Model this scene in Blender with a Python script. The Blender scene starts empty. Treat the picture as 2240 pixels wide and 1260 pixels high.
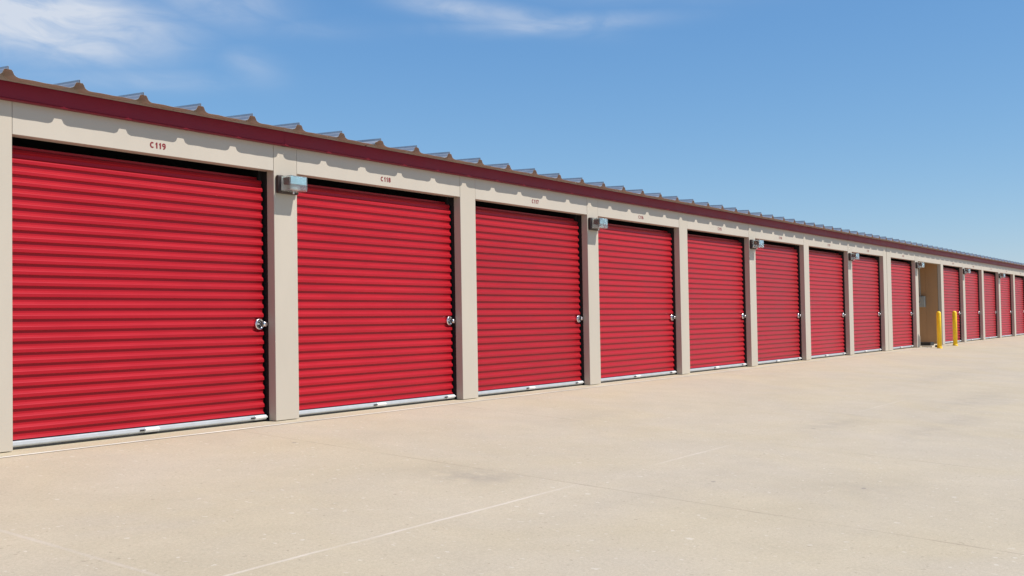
import bpy, bmesh, math, random
from mathutils import Vector, Matrix
random.seed(7)
S = bpy.context.scene
COL = S.collection
rad = math.radians

# ------------------------------------------------------------------ camera
FOCAL_PX = 2382.29
cam = bpy.data.cameras.new('camera'); camo = bpy.data.objects.new('camera', cam); COL.objects.link(camo)
cam.sensor_width = 36.0; cam.lens = FOCAL_PX / 2240 * 36.0
cam.clip_start = 0.05; cam.clip_end = 6000
fw = Vector((0.82551036, 0.56358352, 0.03010401)); rt = Vector((0.56417295, -0.82549138, -0.01651858)); up = Vector((-0.015541, -0.03062012, 0.99941027))
camo.matrix_world = Matrix(((rt.x, up.x, -fw.x, -4.78953), (rt.y, up.y, -fw.y, -7.95934), (rt.z, up.z, -fw.z, 0.95429), (0, 0, 0, 1)))
S.camera = camo

# ------------------------------------------------------------------ sun + sky
SUN = Vector((0.27, -1.0, 1.27)).normalized()
SUN_EL = math.asin(SUN.z)
sl = bpy.data.lights.new('sun', 'SUN'); sl.energy = 5.0; sl.angle = rad(0.5); sl.color = (1.0, 0.945, 0.865)
so = bpy.data.objects.new('sun', sl); COL.objects.link(so)
so.rotation_euler = SUN.to_track_quat('Z', 'Y').to_euler(); so.location = SUN * 60

W = bpy.data.worlds.new('World'); S.world = W; W.use_nodes = True
nt = W.node_tree; N = nt.nodes; L = nt.links; N.clear()
def nd(t, **k):
    n = N.new(t)
    for a, v in k.items(): setattr(n, a, v)
    return n
def mth(op, a, b=None, c=None, clamp=False):
    n = N.new('ShaderNodeMath'); n.operation = op; n.use_clamp = clamp
    for i, v in enumerate((a, b, c)):
        if v is None: continue
        if isinstance(v, (int, float)): n.inputs[i].default_value = v
        else: L.new(v, n.inputs[i])
    return n.outputs[0]
sky = nd('ShaderNodeTexSky', sky_type='NISHITA', sun_disc=False)
sky.sun_elevation = SUN_EL; sky.sun_rotation = math.atan2(SUN.x, SUN.y)
sky.altitude = 100; sky.air_density = 1.0; sky.dust_density = 0.15; sky.ozone_density = 3.5
geo = nd('ShaderNodeNewGeometry')
sep = nd('ShaderNodeSeparateXYZ'); tc = nd('ShaderNodeTexCoord'); L.new(tc.outputs['Generated'], sep.inputs[0])
az = mth('MULTIPLY', mth('ARCTAN2', sep.outputs[0], sep.outputs[1]), 180 / math.pi)
el = mth('MULTIPLY', mth('ARCSINE', sep.outputs[2]), 180 / math.pi)
def blob(a0, e0, ra, re, tilt=0.0):
    da = mth('SUBTRACT', az, a0); de = mth('SUBTRACT', mth('SUBTRACT', el, e0), mth('MULTIPLY', da, tilt))
    q = mth('ADD', mth('POWER', mth('ABSOLUTE', mth('DIVIDE', da, ra)), 2), mth('POWER', mth('ABSOLUTE', mth('DIVIDE', de, re)), 2))
    return mth('POWER', 2.718, mth('MULTIPLY', q, -1))
comb = nd('ShaderNodeCombineXYZ'); L.new(mth('MULTIPLY', az, 0.17), comb.inputs[0]); L.new(mth('MULTIPLY', mth('ADD', el, mth('MULTIPLY', az, 0.06)), 0.5), comb.inputs[1])
nz = nd('ShaderNodeTexNoise'); nz.inputs['Scale'].default_value = 1.5; nz.inputs['Detail'].default_value = 9; nz.inputs['Roughness'].default_value = 0.55; nz.inputs['Distortion'].default_value = 0.9
L.new(comb.outputs[0], nz.inputs['Vector'])
nz2 = nd('ShaderNodeTexNoise'); nz2.inputs['Scale'].default_value = 0.8; nz2.inputs['Detail'].default_value = 4; nz2.inputs['Distortion'].default_value = 0.4
L.new(comb.outputs[0], nz2.inputs['Vector'])
CL = [(32.8, 14.6, 4.7, 1.45, -0.02, 2.0), (30.5, 15.2, 4.5, 1.7, 0.0, 1.3), (36, 12.2, 5.0, 0.6, 0.03, 0.35), (40.5, 16.4, 3.0, 1.3, -0.1, 0.65), (42.2, 13.1, 1.6, 0.9, -0.2, 0.28), (43, 15, 5.0, 0.5, 0.0, 0.18),
      (54.5, 15.9, 4.4, 0.55, -0.16, 0.85), (58.2, 15.3, 5.0, 0.42, 0.02, 0.7), (51.0, 17.0, 3.0, 0.9, -0.25, 0.6), (66, 17.0, 9, 0.9, 0.0, 0.25),
      (10, 20, 12, 4, 0, 0.7), (-20, 25, 14, 5, 0, 0.6), (75, 30, 14, 5, 0, 0.5), (120, 22, 16, 3, 0, 0.5), (180, 30, 20, 6, 0, 0.5), (-90, 20, 20, 4, 0, 0.5)]
acc = None
for a0, e0, ra, re, ti, g in CL:
    b = mth('MULTIPLY', blob(a0, e0, ra, re, ti), g)
    acc = b if acc is None else mth('MAXIMUM', acc, b)
fine = nd('ShaderNodeMapRange'); fine.inputs['From Min'].default_value = 0.33; fine.inputs['From Max'].default_value = 0.68; L.new(nz.outputs['Fac'], fine.inputs['Value'])
big = nd('ShaderNodeMapRange'); big.inputs['From Min'].default_value = 0.25; big.inputs['From Max'].default_value = 0.6; L.new(nz2.outputs['Fac'], big.inputs['Value'])
dens = mth('MULTIPLY', acc, mth('ADD', mth('ADD', mth('MULTIPLY', fine.outputs[0], 0.55), mth('MULTIPLY', big.outputs[0], 0.25)), 0.16), clamp=True)
dens = mth('MULTIPLY', dens, 0.86, clamp=True)
hs = nd('ShaderNodeHueSaturation'); hs.inputs['Saturation'].default_value = 1.0; hs.inputs['Value'].default_value = 1.0
# deepen the clear-air blue: each channel k * c ** g, measured at the background strength used below
STR = 0.115
sc_ = nd('ShaderNodeSeparateColor'); L.new(sky.outputs[0], sc_.inputs[0]); cc_ = nd('ShaderNodeCombineColor')
for q, (k_, g_) in enumerate(((0.775, 1.0), (0.79, 0.75), (0.885, 0.5))):
    L.new(mth('MULTIPLY', mth('POWER', mth('MULTIPLY', sc_.outputs[q], STR), g_), k_ / STR), cc_.inputs[q])
L.new(cc_.outputs[0], hs.inputs['Color'])
mx = nd('ShaderNodeMix', data_type='RGBA'); L.new(dens, mx.inputs['Factor']); L.new(hs.outputs[0], mx.inputs['A']); mx.inputs['B'].default_value = (6.2, 6.6, 7.3, 1)
bg = nd('ShaderNodeBackground'); bg.inputs['Strength'].default_value = 0.115
L.new(mx.outputs['Result'], bg.inputs['Color'])
wo = nd('ShaderNodeOutputWorld'); L.new(bg.outputs[0], wo.inputs['Surface'])

S.view_settings.view_transform = 'Standard'; S.view_settings.look = 'None'; S.view_settings.gamma = 1; S.view_settings.exposure = 0.0
S.render.engine = 'CYCLES'; S.render.resolution_x = 1024; S.render.resolution_y = 576
S.cycles.samples = 128

# ------------------------------------------------------------------ materials
def mat(name, base, rough=0.5, metal=0.0, spec=0.5, noise=0.0, nscale=3.0, bump=0.0, bscale=40.0, coat=0.0, rnd=0.0, stretch=None):
    m = bpy.data.materials.new(name); m.use_nodes = True; t = m.node_tree; b = t.nodes['Principled BSDF']
    b.inputs['Base Color'].default_value = (*base, 1); b.inputs['Roughness'].default_value = rough; b.inputs['Metallic'].default_value = metal
    b.inputs['Specular IOR Level'].default_value = spec; b.inputs['Coat Weight'].default_value = coat; b.inputs['Coat Roughness'].default_value = 0.15
    g = t.nodes.new('ShaderNodeNewGeometry'); mp = t.nodes.new('ShaderNodeMapping'); t.links.new(g.outputs['Position'], mp.inputs['Vector'])
    if stretch: mp.inputs['Scale'].default_value = stretch
    if noise > 0:
        n = t.nodes.new('ShaderNodeTexNoise'); n.inputs['Scale'].default_value = nscale; n.inputs['Detail'].default_value = 8; n.inputs['Roughness'].default_value = 0.6
        t.links.new(mp.outputs[0], n.inputs['Vector'])
        r = t.nodes.new('ShaderNodeMapRange'); r.inputs['From Min'].default_value = 0.3; r.inputs['From Max'].default_value = 0.7; r.inputs['To Min'].default_value = 1 - noise; r.inputs['To Max'].default_value = 1 + noise
        t.links.new(n.outputs['Fac'], r.inputs['Value'])
        v = t.nodes.new('ShaderNodeVectorMath'); v.operation = 'SCALE'; v.inputs[0].default_value = base; t.links.new(r.outputs[0], v.inputs['Scale'])
        last = v.outputs[0]
        if rnd > 0:
            oi = t.nodes.new('ShaderNodeObjectInfo'); r2 = t.nodes.new('ShaderNodeMapRange'); r2.inputs['To Min'].default_value = 1 - rnd; r2.inputs['To Max'].default_value = 1 + rnd
            t.links.new(oi.outputs['Random'], r2.inputs['Value']); v2 = t.nodes.new('ShaderNodeVectorMath'); v2.operation = 'SCALE'
            t.links.new(last, v2.inputs[0]); t.links.new(r2.outputs[0], v2.inputs['Scale']); last = v2.outputs[0]
        t.links.new(last, b.inputs['Base Color'])
        r3 = t.nodes.new('ShaderNodeMapRange'); r3.inputs['To Min'].default_value = max(0.02, rough - 0.12); r3.inputs['To Max'].default_value = min(1, rough + 0.12)
        t.links.new(n.outputs['Fac'], r3.inputs['Value']); t.links.new(r3.outputs[0], b.inputs['Roughness'])
    if bump > 0:
        n = t.nodes.new('ShaderNodeTexNoise'); n.inputs['Scale'].default_value = bscale; n.inputs['Detail'].default_value = 5
        t.links.new(mp.outputs[0], n.inputs['Vector']); bp = t.nodes.new('ShaderNodeBump'); bp.inputs['Strength'].default_value = bump; bp.inputs['Distance'].default_value = 0.02
        t.links.new(n.outputs['Fac'], bp.inputs['Height']); t.links.new(bp.outputs[0], b.inputs['Normal'])
    return m

CREAM = (0.475, 0.425, 0.358)
M = {}
M['cream'] = mat('cream_painted_steel', CREAM, 0.55, noise=0.035, nscale=1.6, bump=0.02, bscale=9, stretch=(1, 1, 0.35))
M['trim'] = mat('cream_trim_steel', (0.475, 0.42, 0.345), 0.5, noise=0.04, nscale=2.2, stretch=(1, 1, 0.3))
M['alcove'] = mat('tan_alcove_panel', (0.42, 0.25, 0.125), 0.6, noise=0.08, nscale=2.0, stretch=(1, 1, 0.3))
M['door'] = mat('red_door_paint', (0.350, 0.003, 0.010), 0.43, spec=0.65, noise=0.07, nscale=2.5, coat=0.0, rnd=0.07, bump=0.06, bscale=4, stretch=(0.5, 1, 2))
b_ = M['door'].node_tree.nodes['Principled BSDF']; b_.inputs['Specular Tint'].default_value = (1.0, 0.38, 0.45, 1); b_.inputs['Sheen Weight'].default_value = 0.12; b_.inputs['Sheen Roughness'].default_value = 0.4; b_.inputs['Sheen Tint'].default_value = (1.0, 0.75, 0.75, 1)
M['fascia'] = mat('maroon_fascia_paint', (0.19, 0.006, 0.022), 0.5, spec=0.3, noise=0.06, nscale=2.0)
M['galv'] = mat('galvanised_roof_steel', (0.44, 0.45, 0.46), 0.42, metal=0.35, noise=0.10, nscale=6, bump=0.04, bscale=12)
M['underside'] = mat('roof_panel_underside', (0.36, 0.29, 0.25), 0.6, noise=0.1, nscale=3)  # brown of light reflected off the ground is put into this colour
M['bar'] = mat('aluminium_bottom_bar', (0.50, 0.53, 0.56), 0.45, metal=0.25, noise=0.07, nscale=9)
M['bright'] = mat('bright_zinc_plate', (0.86, 0.87, 0.86), 0.35, metal=0.2, noise=0.05, nscale=20)
M['steel'] = mat('stainless_steel', (0.80, 0.80, 0.80), 0.24, metal=1.0, noise=0.05, nscale=20)
M['rubber'] = mat('black_rubber', (0.012, 0.011, 0.010), 0.7, noise=0.2, nscale=10)
M['dark'] = mat('painted_interior_shade', (0.012, 0.012, 0.013), 0.85)  # near-black colour carries the shade of the interior
M['guide'] = mat('dark_door_guide', (0.012, 0.009, 0.009), 0.6, noise=0.2, nscale=6)
M['number'] = mat('maroon_number_vinyl', (0.19, 0.010, 0.014), 0.5)
M['bronze'] = mat('dark_bronze_casting', (0.035, 0.022, 0.018), 0.5, noise=0.15, nscale=20)
M['yellow'] = mat('yellow_plastic_sleeve', (0.93, 0.60, 0.010), 0.42, noise=0.07, nscale=9, coat=0.1)
M['greybox'] = mat('grey_enamel', (0.33, 0.36, 0.35), 0.5, noise=0.08, nscale=6)
M['black'] = mat('black_plastic', (0.012, 0.012, 0.012), 0.5, noise=0.2, nscale=9)
M['pale'] = mat('pale_concrete_slab', (0.55, 0.47, 0.36), 0.85, noise=0.12, nscale=14)
M['reflector'] = mat('lamp_reflector', (0.20, 0.10, 0.05), 0.4, noise=0.1, nscale=10)
M['bulb'] = mat('lamp_socket_ceramic', (0.8, 0.78, 0.7), 0.3)
g = bpy.data.materials.new('prismatic_lens'); g.use_nodes = True; t = g.node_tree; b = t.nodes['Principled BSDF']
b.inputs['Base Color'].default_value = (0.90, 0.97, 0.98, 1); b.inputs['Roughness'].default_value = 0.08; b.inputs['Transmission Weight'].default_value = 0.93; b.inputs['IOR'].default_value = 1.45
wv = t.nodes.new('ShaderNodeTexWave'); wv.inputs['Scale'].default_value = 26; wv.bands_direction = 'X'; gg = t.nodes.new('ShaderNodeNewGeometry'); t.links.new(gg.outputs['Position'], wv.inputs['Vector'])
bp = t.nodes.new('ShaderNodeBump'); bp.inputs['Strength'].default_value = 0.12; bp.inputs['Distance'].default_value = 0.006; t.links.new(wv.outputs['Fac'], bp.inputs['Height']); t.links.new(bp.outputs[0], b.inputs['Normal'])
M['lens'] = g
M['sky_tint'] = mat('painted_sky_reflection', (0.42, 0.66, 0.74), 0.25, spec=0.8, coat=0.5, noise=0.05, nscale=15)  # aqua colour paints the sky's reflection on the lamp front

# concrete yard: mottled, with sawn joints, sealant lines and tyre scuffs that belong to the slab
SLOPE = 0.065
def concrete(name, joints=True, base=(0.497, 0.416, 0.292)):
    m = bpy.data.materials.new(name); m.use_nodes = True; t = m.node_tree; b = t.nodes['Principled BSDF']; TL = t.links
    b.inputs['Roughness'].default_value = 0.9; b.inputs['Specular IOR Level'].default_value = 0.25
    g = t.nodes.new('ShaderNodeNewGeometry')
    def noise(scale, det=6, rough=0.6, sc=None, dist=0):
        n = t.nodes.new('ShaderNodeTexNoise'); n.inputs['Scale'].default_value = scale; n.inputs['Detail'].default_value = det; n.inputs['Roughness'].default_value = rough; n.inputs['Distortion'].default_value = dist
        if sc:
            mp = t.nodes.new('ShaderNodeMapping'); mp.inputs['Scale'].default_value = sc; TL.new(g.outputs['Position'], mp.inputs[0]); TL.new(mp.outputs[0], n.inputs['Vector'])
        else: TL.new(g.outputs['Position'], n.inputs['Vector'])
        return n.outputs['Fac']
    def mr(v, a, b_, c, d):
        n = t.nodes.new('ShaderNodeMapRange'); TL.new(v, n.inputs['Value'])
        for k, x in zip(('From Min', 'From Max', 'To Min', 'To Max'), (a, b_, c, d)): n.inputs[k].default_value = x
        return n.outputs[0]
    def ma(op, x, y, clamp=False):
        n = t.nodes.new('ShaderNodeMath'); n.operation = op; n.use_clamp = clamp
        for i, v in enumerate((x, y)):
            if isinstance(v, (int, float)): n.inputs[i].default_value = v
            else: TL.new(v, n.inputs[i])
        return n.outputs[0]
    def mixc(f, A, B):
        n = t.nodes.new('ShaderNodeMix'); n.data_type = 'RGBA'
        for k, v in (('Factor', f), ('A', A), ('B', B)):
            if isinstance(v, tuple): n.inputs[k].default_value = (*v, 1)
            elif isinstance(v, (int, float)): n.inputs[k].default_value = v
            else: TL.new(v, n.inputs[k])
        return n.outputs['Result']
    v = mr(noise(0.35, 5, 0.6, (1, 1.6, 1), 0.6), 0.3, 0.7, 0.955, 1.035)
    v = ma('MULTIPLY', v, mr(noise(2.2, 6, 0.65), 0.3, 0.7, 0.96, 1.04))
    v = ma('MULTIPLY', v, mr(noise(55, 3, 0.7), 0.25, 0.75, 0.90, 1.10))
    v = ma('MULTIPLY', v, mr(noise(190, 2, 0.6), 0.3, 0.7, 0.90, 1.10))
    c = mixc(mr(noise(0.6, 4, 0.5, None, 0.8), 0.35, 0.65, 0, 1), base, (base[0] * 0.985, base[1] * 1.0, base[2] * 1.07))
    vs = t.nodes.new('ShaderNodeVectorMath'); vs.operation = 'SCALE'; TL.new(c, vs.inputs[0]); TL.new(v, vs.inputs['Scale']); c = vs.outputs[0]
    # darker aggregate flecks and pale spots
    c = mixc(mr(noise(28, 1, 0.4), 0.735, 0.76, 0, 0.35), c, (0.22, 0.17, 0.12))
    c = mixc(mr(noise(17, 1, 0.4, (1.3, 1, 1)), 0.73, 0.75, 0, 0.45), c, (0.68, 0.62, 0.52))
    sp = t.nodes.new('ShaderNodeSeparateXYZ'); TL.new(g.outputs['Position'], sp.inputs[0]); X, Y = sp.outputs[0], sp.outputs[1]
    if joints:
        wob = mr(noise(1.3, 3, 0.5), 0, 1, -0.012, 0.012); wob2 = mr(noise(9, 3, 0.6), 0, 1, -0.008, 0.008); wb = ma('ADD', wob, wob2)
        def line(coord, at, w, soft):
            d = ma('ABSOLUTE', ma('SUBTRACT', ma('ADD', coord, wb), at), 0)
            return mr(d, w, w + soft, 1, 0)
        def stain(x, y, rx, ry, k):
            q = ma('ADD', ma('POWER', ma('ABSOLUTE', ma('DIVIDE', ma('SUBTRACT', X, x), rx), 0), 2), ma('POWER', ma('ABSOLUTE', ma('DIVIDE', ma('SUBTRACT', Y, y), ry), 0), 2))
            return ma('MULTIPLY', ma('POWER', 2.718, ma('MULTIPLY', q, -1)), ma('MULTIPLY', mr(noise(5, 5, 0.6), 0.35, 0.6, 0.2, 1), k))
        brk = mr(noise(0.28, 4, 0.7, None, 0.5), 0.47, 0.56, 0.06, 1)
        brk2 = mr(noise(1.7, 4, 0.7, (1.2, 0.8, 1), 0.5), 0.45, 0.6, 0.05, 1)
        # pale sealant line along the building, broken in places
        def win(a, b_): return ma('MULTIPLY', mr(X, a, a + 0.5, 0, 1), mr(X, b_ - 0.5, b_, 1, 0))
        wn = ma('ADD', ma('ADD', win(-3.5, 2.1), ma('MULTIPLY', win(3.2, 4.8), 0.8)), ma('ADD', ma('MULTIPLY', win(8.9, 10.9), 0.5), 0.10))
        c = mixc(ma('MULTIPLY', ma('MULTIPLY', line(Y, -3.86, 0.006, 0.01), ma('MULTIPLY', wn, mr(noise(3.0, 4, 0.6), 0.35, 0.6, 0.35, 1))), 0.5), c, (0.70, 0.62, 0.53))
        c = mixc(ma('MULTIPLY', ma('MULTIPLY', line(Y, -7.3, 0.006, 0.01), brk), 0.6), c, (0.68, 0.60, 0.52))
        dk = None
        for x in (2.03, 5.2, 8.35, 11.5, 14.7, 17.9, 21.1, 24.3, 27.5, 30.7, 34, 37, 40, 43):
            l = line(X, x, 0.003, 0.008); dk = l if dk is None else ma('MAXIMUM', dk, l)
        c = mixc(ma('MULTIPLY', ma('MULTIPLY', dk, brk2), 0.6), c, (0.26, 0.20, 0.15))
        c = mixc(ma('MULTIPLY', ma('MULTIPLY', line(X, 2.04, 0.004, 0.008), ma('MULTIPLY', mr(Y, -5.7, -4.9, 0.25, 1), mr(Y, -4.0, -3.4, 1, 0.15))), 0.32), c, (0.24, 0.19, 0.14))
        for x in (-1.455, -4.9, -8.3):
            c = mixc(ma('MULTIPLY', line(X, x, 0.008, 0.014), ma('MULTIPLY', mr(noise(1.1, 4, 0.6), 0.35, 0.6, 0.5, 1), 0.26)), c, (0.62, 0.55, 0.50))
        # tyre scuffs / damp smudges
        s = None
        for a in ((1.75, -3.1, 0.30, 0.35, 0.55), (2.9, -4.5, 1.4, 0.25, 0.16), (7.4, -4.05, 1.1, 0.30, 0.30), (3.5, -5.5, 0.5, 0.5, 0.2), (8.2, -5.0, 1.8, 0.25, 0.25), (11.5, -4.6, 2.6, 0.3, 0.25), (16, -3.2, 3.5, 0.25, 0.2), (5.4, -1.9, 1.2, 0.3, 0.16), (-0.6, -5.6, 0.9, 0.5, 0.10), (2.87, -4.54, 0.016, 0.012, 6.0), (3.46, -5.49, 0.018, 0.010, 6.0), (6.65, -4.02, 0.015, 0.02, 5.0), (1.9, -1.1, 0.010, 0.014, 6.0)):
            q = stain(*a); s = q if s is None else ma('MAXIMUM', s, q)
        c = mixc(ma('MINIMUM', s, 0.8), c, (0.27, 0.235, 0.20))
    TL.new(c, b.inputs['Base Color'])
    bm_ = t.nodes.new('ShaderNodeBump'); bm_.inputs['Strength'].default_value = 0.35; bm_.inputs['Distance'].default_value = 0.004
    TL.new(noise(130, 4, 0.7), bm_.inputs['Height']); TL.new(bm_.outputs[0], b.inputs['Normal'])
    return m
M['concrete'] = concrete('yard_concrete')
M['stoop'] = concrete('threshold_concrete', False, (0.52, 0.445, 0.305))
M['sealant'] = mat('joint_sealant', (0.57, 0.515, 0.44), 0.85, noise=0.26, nscale=0.8, stretch=(1, 1, 1))
M['crack'] = mat('dirty_joint', (0.30, 0.25, 0.19), 0.9, noise=0.35, nscale=7)
M['grass'] = mat('dry_grass', (0.10, 0.11, 0.04), 0.95, noise=0.3, nscale=0.6)

# ------------------------------------------------------------------ helpers
def box(bm, x0, x1, y0, y1, z0, z1, bevel=0.0):
    vs = [bm.verts.new(p) for p in ((x0, y0, z0), (x1, y0, z0), (x1, y1, z0), (x0, y1, z0), (x0, y0, z1), (x1, y0, z1), (x1, y1, z1), (x0, y1, z1))]
    fs = [bm.faces.new([vs[i] for i in f]) for f in ((0, 3, 2, 1), (4, 5, 6, 7), (0, 1, 5, 4), (1, 2, 6, 5), (2, 3, 7, 6), (3, 0, 4, 7))]
    if bevel > 0:
        es = list({e for f in fs for e in f.edges}); bmesh.ops.bevel(bm, geom=es, offset=bevel, segments=2, affect='EDGES', profile=0.5)
def extrude_x(bm, prof, x0, x1, close=False, caps=False):
    a = [bm.verts.new((x0, y, z)) for y, z in prof]; b_ = [bm.verts.new((x1, y, z)) for y, z in prof]
    n = len(prof)
    for i in range(n if close else n - 1):
        j = (i + 1) % n; bm.faces.new((a[i], b_[i], b_[j], a[j]))
    if caps: bm.faces.new(a); bm.faces.new(list(reversed(b_)))
def lathe(bm, prof, seg, M4, caps=True):
    rings = []
    for r_, h in prof:
        rings.append([bm.verts.new(M4 @ Vector((r_ * math.cos(2 * math.pi * k / seg), r_ * math.sin(2 * math.pi * k / seg), h))) for k in range(seg)])
    for A, B in zip(rings, rings[1:]):
        for k in range(seg): bm.faces.new((A[k], A[(k + 1) % seg], B[(k + 1) % seg], B[k]))
    if caps: bm.faces.new(list(reversed(rings[0]))); bm.faces.new(rings[-1])
def mesh(name, bm, m, smooth=False, norm=True):
    if norm: bmesh.ops.recalc_face_normals(bm, faces=bm.faces[:])
    me = bpy.data.meshes.new(name); bm.to_mesh(me); bm.free()
    for x in (m if isinstance(m, (list, tuple)) else [m]): me.materials.append(x)
    if smooth:
        for p in me.polygons: p.use_smooth = True
    return me
def obj(name, me, parent=None, loc=(0, 0, 0)):
    o = bpy.data.objects.new(name, me); COL.objects.link(o); o.location = loc
    if parent is not None: o.parent = parent
    return o
def thing(name, label, cat, loc=(0, 0, 0), group=None):
    o = bpy.data.objects.new(name, None); COL.objects.link(o); o.location = loc; o['label'] = label; o['category'] = cat; o.empty_display_size = 0.2
    if group: o['group'] = group
    return o
def struct(name, me):
    o = obj(name, me); o['kind'] = 'structure'; return o

# ------------------------------------------------------------------ layout of the front
P = 3.048; H = 2.473; PW = 0.314; TOPZ = 2.872; PD = 0.10
XR = {-2: -2 * P, -1: -P, 0: 0.0}
for i in range(1, 8): XR[i] = i * P
XR[8] = 24.70; XR[9] = 27.50; XR[10] = 30.54
for i in range(11, 20): XR[i] = 30.54 + 3.02 * (i - 10)
WID = {i: PW for i in XR}; WID[8] = 0.715
FIRST, LAST = -2, 19
XSTART, XEND = XR[FIRST] - PW, XR[LAST]

# ------------------------------------------------------------------ ground
bm = bmesh.new()
prof = [(900, 0.0), (12.0, 0.0), (-0.2, -0.002), (-9.5, -9.3 * SLOPE), (-11.0, -9.3 * SLOPE - 0.03), (-900, -9.3 * SLOPE - 0.03)]
xs = [-900, -40, 80, 1200]
rows = [[bm.verts.new((x, y, z)) for x in xs] for y, z in prof]
for A, B in zip(rows, rows[1:]):
    for k in range(3): bm.faces.new((A[k], B[k], B[k + 1], A[k + 1]))
struct('ground', mesh('ground', bm, M['concrete']))
bm = bmesh.new(); box(bm, XSTART, XEND, -0.185, 0.6, -0.05, 0.006); struct('threshold_pavement', mesh('threshold_pavement', bm, M['stoop']))
bm = bmesh.new()
extrude_x(bm, [(-0.228, 0.0), (-0.214, 0.0045), (-0.200, 0.0045)], XSTART, XEND)
o = struct('pavement_sealant', mesh('pavement_sealant', bm, M['sealant']))
bm = bmesh.new(); extrude_x(bm, [(-0.199, 0.0025), (-0.186, 0.0025)], XSTART, XEND)
struct('pavement_joint', mesh('pavement_joint', bm, M['crack']))

# ------------------------------------------------------------------ the building
B = thing('storage_building', 'long single-storey cream storage building with a row of red roll-up doors and maroon fascia', 'building')

# body: back, ends, and black sheets added behind the doors to block light
DEPTH = 9.2
def slab(name, m, *c):
    bm = bmesh.new(); box(bm, *c); return obj(name, mesh(name, bm, m), B)
slab('outer_wall', M['cream'], XSTART, XEND, DEPTH - 0.1, DEPTH, 0, 2.86); slab('outer_wall', M['cream'], XSTART - 0.1, XSTART, 0.0, DEPTH, 0, 2.86); slab('outer_wall', M['cream'], XEND, XEND + 0.1, 0.0, DEPTH, 0, 2.86)
for a, b_ in ((XSTART, XR[9] - 0.35), (XR[10] + 0.02, XEND)):
    slab('blackout_panel', M['dark'], a, b_, 0.75, 0.8, 0, 2.86); slab('blackout_ceiling', M['dark'], a, b_, 0.122, 0.75, 2.80, 2.83)  # unseen dark sheets, added so the space behind stays black

# pillars: folded steel jamb trims
def pillar_mesh(w):
    bm = bmesh.new()
    box(bm, -w + 0.0015, -0.0015, 0, PD, 0.012, TOPZ, bevel=0.004)
    return mesh('pillar', bm, M['trim'])
pm = pillar_mesh(PW)
for i in range(FIRST, LAST + 1):
    if i == 8:
        bm = bmesh.new()
        box(bm, -0.715, -0.415, 0, PD, 0.012, TOPZ, bevel=0.004); box(bm, -0.385, -0.0015, 0, PD, 0.012, TOPZ, bevel=0.004); box(bm, -0.416, -0.384, 0.02, PD - 0.01, 0.012, TOPZ)
        p_ = obj('pillar', mesh('pillar', bm, M['trim']), B, (XR[8], 0, 0)); p_['label'] = 'double-width cream pillar with a vertical expansion joint'
    else:
        obj('pillar', pm, B, (XR[i], 0, 0))

# headers, numbers, doors
def arc(cx, cz, rx, rz, a0, a1, n=14):
    return [(cx + rx * math.cos(rad(a0 + (a1 - a0) * i / n)), cz + rz * math.sin(rad(a0 + (a1 - a0) * i / n))) for i in range(n + 1)]
GL = {  # bold sans strokes in a unit cell, x 0..0.62, z 0..1
 'C': (0.72, [arc(0.36, 0.5, 0.27, 0.40, 48, 312, 20)]), '0': (0.62, [arc(0.31, 0.5, 0.21, 0.40, 0, 360, 22)]),
 '1': (0.50, [[(0.10, 0.70), (0.20, 0.73), (0.29, 0.84), (0.31, 0.98)], [(0.31, 0.0), (0.31, 1.0)]]),
 '2': (0.62, [arc(0.31, 0.68, 0.20, 0.22, 170, -20, 10) + [(0.12, 0.12), (0.10, 0.09)], [(0.05, 0.09), (0.56, 0.09)]]),
 '3': (0.62, [arc(0.30, 0.70, 0.18, 0.20, 160, -90, 12), arc(0.30, 0.29, 0.21, 0.20, 90, -160, 14)]),
 '4': (0.62, [[(0.42, 0.0), (0.42, 1.0)], [(0.38, 0.95), (0.08, 0.33)], [(0.04, 0.28), (0.60, 0.28)]]),
 '5': (0.62, [[(0.54, 0.91), (0.15, 0.91)], [(0.18, 0.95), (0.13, 0.50)], arc(0.30, 0.34, 0.21, 0.25, 130, -150, 16)]),
 '6': (0.62, [arc(0.31, 0.31, 0.20, 0.22, 0, 360, 18), arc(0.36, 0.50, 0.26, 0.41, 70, 190, 10)]),
 '7': (0.62, [[(0.05, 0.91), (0.57, 0.91)], [(0.53, 0.90), (0.36, 0.55), (0.25, 0.0)]]),
 '8': (0.62, [arc(0.31, 0.72, 0.175, 0.185, 0, 360, 18), arc(0.31, 0.29, 0.20, 0.20, 0, 360, 18)]),
 '9': (0.62, [arc(0.31, 0.69, 0.20, 0.22, 0, 360, 18), arc(0.26, 0.50, 0.26, 0.41, 10, -110, 10)])}
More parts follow.
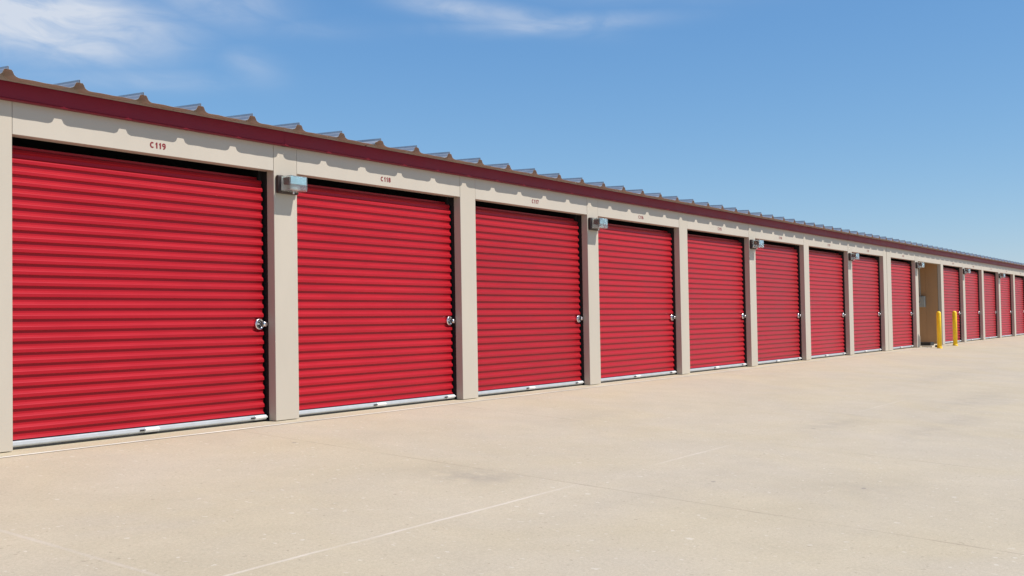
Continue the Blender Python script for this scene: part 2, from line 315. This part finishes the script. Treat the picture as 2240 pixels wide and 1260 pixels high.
def num_mesh(txt):
    bm = bmesh.new(); x = 0.0; cap = 0.053; t_ = 0.115; lvl = 0
    for ch in txt:
        adv, st = GL[ch]
        for pl in st:
            lvl += 1; closed = (Vector(pl[0]) - Vector(pl[-1])).length < 1e-4; lft, rgt = [], []
            for i in range(len(pl)):
                p0 = Vector(pl[i - 1]) if i else (Vector(pl[-2]) if closed else Vector(pl[0]) * 2 - Vector(pl[1]))
                p2 = Vector(pl[i + 1]) if i < len(pl) - 1 else (Vector(pl[1]) if closed else Vector(pl[-1]) * 2 - Vector(pl[-2]))
                d_ = (p2 - p0).normalized(); n_ = Vector((-d_.y, d_.x)) * t_; p1 = Vector(pl[i])
                for lst, q in ((lft, p1 + n_), (rgt, p1 - n_)):
                    lst.append(bm.verts.new(((x + q.x) * cap, -0.0004 - 0.00005 * (lvl % 3), q.y * cap)))
            for i in range(len(pl) - 1): bm.faces.new((lft[i], rgt[i], rgt[i + 1], lft[i + 1]))
        x += adv + 0.10
    tot = (x - 0.10) * cap
    k_ = 0.166 / tot
    for v in bm.verts: v.co.x = (v.co.x - tot / 2) * k_
    return mesh('door_number', bm, M['number'])

PITCH = 0.0885; YC = 0.128; DEP = 0.021
def curtain(x0, x1):
    # one slat, from its crown's foot upward: flat crown, bevelled shoulder sloping back, flat valley, sharp undercut below the next crown
    SL = [(0.0, 0.0), (0.0235, 0.0), (0.0255, 0.0006), (0.0300, 0.0032), (0.0462, 0.0176), (0.0470, 0.0186), (0.0490, 0.0190), (0.0810, 0.0190), (0.0825, 0.0184), (0.0870, 0.0012), (0.0878, 0.0003)]
    prof = []; zb = 0.072; R = 0.11; z0 = 2.315; total = (z0 - zb) + R * math.pi * 0.62; s0 = -0.012
    while s0 < total:
        for ds, d in SL:
            s_ = s0 + ds
            if s_ < 0 or s_ > total: continue
            if s_ < z0 - zb: y, zz, ny, nz_ = YC, zb + s_, 1.0, 0.0
            else:
                a = (s_ - (z0 - zb)) / R; y = YC + R - R * math.cos(a); zz = z0 + R * math.sin(a); ny, nz_ = math.cos(a), -math.sin(a)
            prof.append((y + d * ny, zz + d * nz_))
        s0 += PITCH
    bm = bmesh.new(); extrude_x(bm, prof, x0, x1)
    return mesh('roll_up_door', bm, M['door'], smooth=False)
def bottom_bar(x0, x1):
    bm = bmesh.new()
    extrude_x(bm, [(0.118, 0.074), (0.114, 0.072), (0.112, 0.066), (0.112, 0.043), (0.116, 0.034), (0.130, 0.022), (0.15, 0.024), (0.15, 0.074)], x0, x1, close=True, caps=True)
    return mesh('bottom_bar', bm, M['bar'])
def seal(x0, x1):
    bm = bmesh.new(); extrude_x(bm, [(0.126, 0.024), (0.124, 0.010), (0.134, 0.0065), (0.146, 0.010), (0.146, 0.024)], x0, x1, close=True, caps=True)
    return mesh('bottom_seal', bm, M['rubber'])
def bracket_mesh():
    bm = bmesh.new()
    extrude_x(bm, [(0.1115, 0.030), (0.1085, 0.030), (0.1085, 0.044), (0.092, 0.046), (0.090, 0.060), (0.106, 0.062), (0.108, 0.070), (0.1115, 0.070)], -0.06, 0.09, close=True, caps=True)
    return mesh('bottom_bracket', bm, M['bright'])
def latch_meshes():
    RX = Matrix.Rotation(rad(90), 4, 'X')
    bm = bmesh.new()          # stainless dished plate
    lathe(bm, [(0.054, -0.014), (0.0555, 0.002), (0.053, 0.010), (0.047, 0.012), (0.038, 0.003), (0.022, -0.002), (0.006, -0.003)], 36, RX)
    dish = mesh('latch', bm, M['steel'], smooth=True)
    bm = bmesh.new()          # slide bolt inside the dish
    box(bm, -0.024, 0.085, -0.012, 0.003, -0.007, 0.009, bevel=0.003)
    bolt = mesh('latch_bolt', bm, M['steel'])
    bm = bmesh.new()          # round shrouded padlock
    lathe(bm, [(0.020, -0.010), (0.025, -0.006), (0.0265, 0.006), (0.025, 0.014), (0.021, 0.018), (0.008, 0.019)], 28, RX)
    pad = mesh('padlock', bm, M['steel'], smooth=True)
    bm = bmesh.new(); box(bm, 0.004, 0.024, -0.026, -0.010, -0.030, 0.032, bevel=0.004)
    slot = mesh('hasp', bm, M['bronze'])
    return dish, bolt, pad, slot
DISH, BOLT, PAD, SLOT = latch_meshes(); BRK = bracket_mesh(); bm = bmesh.new(); box(bm, -0.022, 0.02, 0.100, 0.1115, 0.044, 0.058, bevel=0.003); PIN = mesh('bracket_pin', bm, M['guide'])
cache = {}
NUMS = {-2: 'C121', -1: 'C120'}
for i in range(0, 9): NUMS[i] = 'C%d' % (119 - i)
for i in range(10, LAST): NUMS[i] = 'C%d' % (120 - i)
for i in range(FIRST, LAST):
    xl, xr = XR[i], XR[i + 1] - WID[i + 1]
    w = round(xr - xl, 3)
    if ('h', w) not in cache:
        bm = bmesh.new(); box(bm, 0.002, w - 0.002, 0.0015, 0.118, H, TOPZ, bevel=0.003); cache['h', w] = mesh('header', bm, M['cream'])
    hd = obj('header', cache['h', w], B, (xl, 0, 0))
    if i == 9: continue
    if i in NUMS:
        nm = obj('door_number', num_mesh(NUMS[i]), hd, (w / 2 - 0.003, 0.0006, 2.524)); nm['label'] = 'dark red lettering reading ' + NUMS[i]
    if ('d', w) not in cache:
        cache['d', w] = curtain(-0.02, w - 0.030); cache['b', w] = bottom_bar(-0.02, w - 0.022); cache['s', w] = seal(-0.02, w - 0.03)
        bm = bmesh.new()
        c_ = [(w, PD + 0.001), (w + 0.03, PD + 0.001), (w + 0.03, 0.30), (w - 0.04, 0.30), (w - 0.04, 0.175), (w, 0.175)]
        lo = [bm.verts.new((a, b_, 0.004)) for a, b_ in c_]; hi = [bm.verts.new((a, b_, H + 0.1)) for a, b_ in c_]
        for q in range(6): bm.faces.new((lo[q], lo[(q + 1) % 6], hi[(q + 1) % 6], hi[q]))
        bm.faces.new(lo[::-1]); bm.faces.new(hi)
        cache['g', w] = mesh('door_guide', bm, M['guide'])
    d = obj('roll_up_door', cache['d', w], B, (xl, 0, 0))
    obj('bottom_bar', cache['b', w], d); obj('bottom_seal', cache['s', w], d); obj('door_guide', cache['g', w], d)
    for bx in (w / 2 - 0.02, w - 0.115):
        obj('bottom_bracket', BRK, d, (bx, 0, 0)); obj('bracket_pin', PIN, d, (bx - 0.085, 0, 0))
    lz = 0.968 + random.uniform(-0.006, 0.006); lx = w - 0.098
    obj('latch', DISH, d, (lx, 0.118, lz)); obj('latch_bolt', BOLT, d, (lx, 0.118, lz)); obj('hasp', SLOT, d, (lx, 0.117, lz))
    o = obj('padlock', PAD, d, (lx + 0.057, 0.104, lz + random.uniform(-0.006, 0.004))); o.rotation_euler = (0, random.uniform(-1, 1), 0)

# alcove between two doors
bm = bmesh.new(); xa, xb = XR[9] - WID[9], XR[10] - WID[10]
AD = 1.9
bm.free()
for side in (0, 1):     # wide flat panels with narrow grooves between
    c_ = []
    for k in range(5):
        y0 = PD + 0.002 + k * 0.36; q = 0.012 if side else 0.0
        c_ += [(0.0, y0), (0.0, y0 + 0.350), (0.006, y0 + 0.352), (0.006, y0 + 0.358)]
    sx, x_ = (1, xb - 0.012) if side else (-1, XR[9] + 0.006)
    bm = bmesh.new(); lo = [bm.verts.new((x_ + sx * a, y, 0.02)) for a, y in c_]; hi = [bm.verts.new((x_ + sx * a, y, 2.60)) for a, y in c_]
    for q in range(len(c_) - 1): bm.faces.new((lo[q], lo[q + 1], hi[q + 1], hi[q]))
    obj('alcove_wall', mesh('alcove_wall', bm, M['alcove']), B)
slab('alcove_wall', M['alcove'], XR[9] - 0.04, xb + 0.04, AD, AD + 0.05, 0.02, 2.60)
slab('blackout_panel', M['dark'], xb + 0.006, xb + 0.05, PD + 0.002, AD, 0.02, 2.60); slab('blackout_panel', M['dark'], XR[9] - 0.05, XR[9] - 0.008, PD + 0.002, AD, 0.02, 2.60)
bm = bmesh.new(); box(bm, XR[9] - 0.04, xb + 0.04, 0.119, AD, 2.545, 2.58); obj('alcove_ceiling', mesh('alcove_ceiling', bm, M['alcove']), B)
bm = bmesh.new(); box(bm, XR[9] + 0.01, xb - 0.014, 0.03, AD, 0.0065, 0.035, bevel=0.004); obj('alcove_floor', mesh('alcove_floor', bm, M['pale']), B)
bm = bmesh.new(); lathe(bm, [(0.012, 0.02), (0.012, 0.33)], 12, Matrix.Translation((XR[9] - 0.06, -0.014, 0)))
obj('conduit', mesh('conduit', bm, M['trim'], smooth=False), B)

# fascia in lapped lengths
def fascia_mesh(x0, x1, off):
    bm = bmesh.new()
    extrude_x(bm, [(0.0, 2.868), (-0.055 - off, 2.868), (-0.055 - off, 2.742), (-0.063 - off, 2.734), (-0.060 - off, 2.727), (-0.004, 2.727), (-0.004, 2.735), (-0.048, 2.7405)], x0, x1)
    return mesh('fascia', bm, M['fascia'], norm=False)
FX = [XSTART - 0.1, 2.83, 11.98, 20.9, 30.0, 39.2, 48.3, XEND + 0.1]
for k, (a, b_) in enumerate(zip(FX, FX[1:])):
    obj('fascia', fascia_mesh(a, b_ + (0.03 if k < len(FX) - 2 else 0), 0.0025 * (k % 2)), B)

# roof: standing rib panels, hollow humps open at the eave
EY = -0.21; EZ = 2.868; RS = 0.036; SP = 0.608
def roofz(y): return EZ + (y - EY) * RS if y < 4.6 else EZ + (4.6 - EY) * RS - (y - 4.6) * RS
def rib_profile(wide=False):
    hw = 0.028 if not wide else 0.05
    p = [(-0.30, 0.0), (-0.20, 0.003), (-0.115, 0.001), (-0.085, 0.003), (-hw - 0.036, 0.010), (-hw - 0.022, 0.020), (-hw - 0.010, 0.044), (-hw, 0.056), (-0.0045, 0.0562), (-0.0035, 0.080), (0.0035, 0.080), (0.0045, 0.0562), (hw, 0.056), (hw + 0.010, 0.044), (hw + 0.022, 0.020), (hw + 0.036, 0.010), (0.085, 0.003), (0.115, 0.001), (0.20, 0.003), (0.30, 0.0)]
    if wide: p[4] = (-0.105, 0.012); p[5] = (-0.088, 0.028); p[6] = (-0.062, 0.036); p[7] = (-0.035, 0.052); p[12] = (0.026, 0.054); p[13] = (0.036, 0.044); p[14] = (0.048, 0.020); p[15] = (0.062, 0.010)
    return p
K0 = int((XSTART - 0.45) // SP); K1 = int((XEND - 0.45) // SP) + 1
bm = bmesh.new(); ys = [EY, 0.1, 1.2, 4.6, 9.4]; prev = None
for k in range(K0, K1 + 1):
    xc = 0.45 + k * SP; jit = random.uniform(-0.0025, 0.0025)
    for dx, dz in rib_profile(k == 6):
        if dx == 0.30 and k < K1: continue
        col = [bm.verts.new((xc + dx, y, roofz(y) + dz + (jit if abs(dx) > 0.1 and y < 0 else 0))) for y in ys]
        if prev:
            for a in range(len(ys) - 1): bm.faces.new((prev[a], col[a], col[a + 1], prev[a + 1]))
        prev = col
me = mesh('roof', bm, M['galv'], norm=False)
rf = obj('roof', me, B)
so_ = rf.modifiers.new('sheet', 'SOLIDIFY'); so_.thickness = 0.0012; so_.offset = -1; so_.material_offset = 1; so_.material_offset_rim = 0; me.materials.append(M['underside'])
bm = bmesh.new(); y = -0.075; prev = None      # one bent closure strip that plugs every hump
for k in range(K0, K1 + 1):
    xc = 0.45 + k * SP
    for dx, dz in rib_profile(k == 6)[3:17]:
        if 0.0558 < dz: dz = 0.0555
        col = (bm.verts.new((xc + dx, y, roofz(y) + dz - 0.0015)), bm.verts.new((xc + dx, y, roofz(y) - 0.008)))
        if prev: bm.faces.new((prev[1], col[1], col[0], prev[0]))
        prev = col
obj('rib_closure', mesh('rib_closure', bm, M['underside']), rf)

# ------------------------------------------------------------------ wall lights
def make_light():
    r = thing('wall_light', '', 'wall light', group='wall lights on the cream pillars')
    bm = bmesh.new()
    box(bm, -0.140, 0.140, -0.045, -0.0005, -0.095, 0.085, bevel=0.014)
    obj('housing', mesh('housing', bm, M['bronze']), r)
    bm = bmesh.new()
    box(bm, -0.118, 0.118, -0.190, -0.046, -0.078, 0.074, bevel=0.016)
    ln = obj('lens', mesh('lens', bm, M['lens'], smooth=False), r)
    bm = bmesh.new(); box(bm, -0.112, 0.112, -0.184, -0.046, -0.072, 0.068, bevel=0.012)
    bmesh.ops.reverse_faces(bm, faces=bm.faces[:])
    obj('lens_cavity', mesh('lens_cavity', bm, M['lens'], norm=False), ln)
    bm = bmesh.new(); box(bm, -0.105, 0.105, -0.181, -0.176, -0.012, 0.064, bevel=0.002); obj('sky_reflection_plate', mesh('sky_reflection_plate', bm, M['sky_tint']), ln)  # added plate whose colour stands in for reflected sky
    bm = bmesh.new(); box(bm, -0.095, 0.095, -0.150, -0.068, -0.012, 0.058, bevel=0.006); obj('reflector', mesh('reflector', bm, M['reflector']), r)
    bm = bmesh.new(); box(bm, -0.11, 0.11, -0.066, -0.047, -0.068, 0.064, bevel=0.004); obj('mounting_plate', mesh('mounting_plate', bm, M['bulb']), r)
    bm = bmesh.new(); lathe(bm, [(0.010, 0.0), (0.022, 0.03), (0.024, 0.06), (0.016, 0.085), (0.006, 0.092)], 14, Matrix.Translation((0.0, -0.12, -0.045)) @ Matrix.Rotation(rad(90), 4, 'Y') @ Matrix.Translation((0, 0, -0.045)))
    obj('bulb', mesh('bulb', bm, M['bulb'], smooth=True), r)
    bm = bmesh.new(); lathe(bm, [(0.011, 0), (0.011, 0.014), (0.005, 0.018)], 12, Matrix.Translation((0.03, -0.075, -0.079)) @ Matrix.Rotation(rad(180), 4, 'X')); obj('thumb_screw', mesh('thumb_screw', bm, M['steel']), r)
    return r
def copy_tree(o, parent=None):
    c = o.copy(); COL.objects.link(c); c.parent = parent
    for ch in [q for q in src_children[o.name]]: copy_tree(ch, c)
    return c
lt = make_light(); bpy.context.view_layer.update()
src_children = {}
def reg(o):
    src_children[o.name] = list(o.children)
    for q in o.children: reg(q)
reg(lt)
LBL = {1: 'boxy glass wall light on the pillar between doors C119 and C118', 3: 'boxy glass wall light on the pillar between doors C117 and C116', 5: 'boxy glass wall light on the pillar between doors C115 and C114',
       7: 'boxy glass wall light on the pillar between doors C113 and C112', 9: 'boxy glass wall light on the pillar at the near edge of the open alcove',
       11: 'small distant wall light on the first pillar bearing a lamp beyond the open alcove', 13: 'farthest wall light in view, second lamp beyond the open alcove'}
for n, i in enumerate((1, 3, 5, 7, 9, 11, 13)):
    q = lt if n == 0 else copy_tree(lt)
    q.location = (XR[i] - PW / 2 + 0.003, 0, 2.348); q['label'] = LBL[i]

# ------------------------------------------------------------------ bollards
def make_bollard():
    r = thing('bollard', '', 'bollard', group='yellow bollards in front of the alcove')
    bm = bmesh.new(); R_ = 0.064
    prof_ = [(R_, -0.05), (R_, 0.99)] + [(R_ * math.cos(a), 0.99 + 0.062 * math.sin(a)) for a in [rad(x) for x in (12, 25, 38, 51, 64, 77, 86)]]
    for hz in (): pass
    lathe(bm, prof_, 32, Matrix()); obj('post', mesh('post', bm, M['yellow'], smooth=True), r)
    bm = bmesh.new(); lathe(bm, [(0.067, -0.04), (0.074, -0.04), (0.074, 0.035), (0.066, 0.05)], 32, Matrix()); obj('base_collar', mesh('base_collar', bm, M['yellow'], smooth=False), r)
    return r
bo = make_bollard(); bpy.context.view_layer.update(); reg(bo)
bo.location = (27.47, -0.535, -0.025); bo['label'] = 'yellow round-topped bollard standing in front of the open alcove, the left one'
b2 = copy_tree(bo); b2.location = (29.93, -0.426, -0.018); b2['label'] = 'yellow round-topped bollard in front of the first red door past the alcove'

# ------------------------------------------------------------------ electrical box and black box at the alcove
e = thing('electrical_box', 'grey electrical cabinet on the tan side wall inside the open alcove', 'electrical box', (xb - 0.012, 0.57, 1.335))
bm = bmesh.new(); box(bm, -0.11, -0.0005, -0.10, 0.10, -0.17, 0.17, bevel=0.006); obj('cabinet', mesh('cabinet', bm, M['greybox']), e)
bm = bmesh.new(); box(bm, -0.122, -0.111, -0.092, 0.092, -0.16, 0.16, bevel=0.003); dr = obj('cabinet_door', mesh('cabinet_door', bm, M['greybox']), e)
bm = bmesh.new(); box(bm, -0.135, -0.1225, 0.055, 0.075, -0.03, 0.03, bevel=0.003); obj('handle', mesh('handle', bm, M['black']), dr)
bm = bmesh.new(); lathe(bm, [(0.018, 0.171), (0.018, 1.2)], 12, Matrix.Translation((-0.06, 0.05, 0))); obj('conduit', mesh('conduit', bm, M['greybox']), e)

k = thing('utility_box', 'low black box on a pale slab at the foot of the alcove pillar', 'box', (28.1, 0.0, 0.0065))
bm = bmesh.new(); box(bm, -0.10, 0.30, -0.17, 0.28, 0.0305, 0.125, bevel=0.008); obj('lid', mesh('lid', bm, M['black']), k)
bm = bmesh.new(); box(bm, -0.32, 0.34, -0.26, 0.16, -0.018, 0.030, bevel=0.004); obj('base_slab', mesh('base_slab', bm, M['pale']), k)
bm = bmesh.new(); box(bm, 0.02, 0.10, -0.32, -0.265, -0.022, 0.045, bevel=0.005); obj('foot', mesh('foot', bm, M['black']), k)
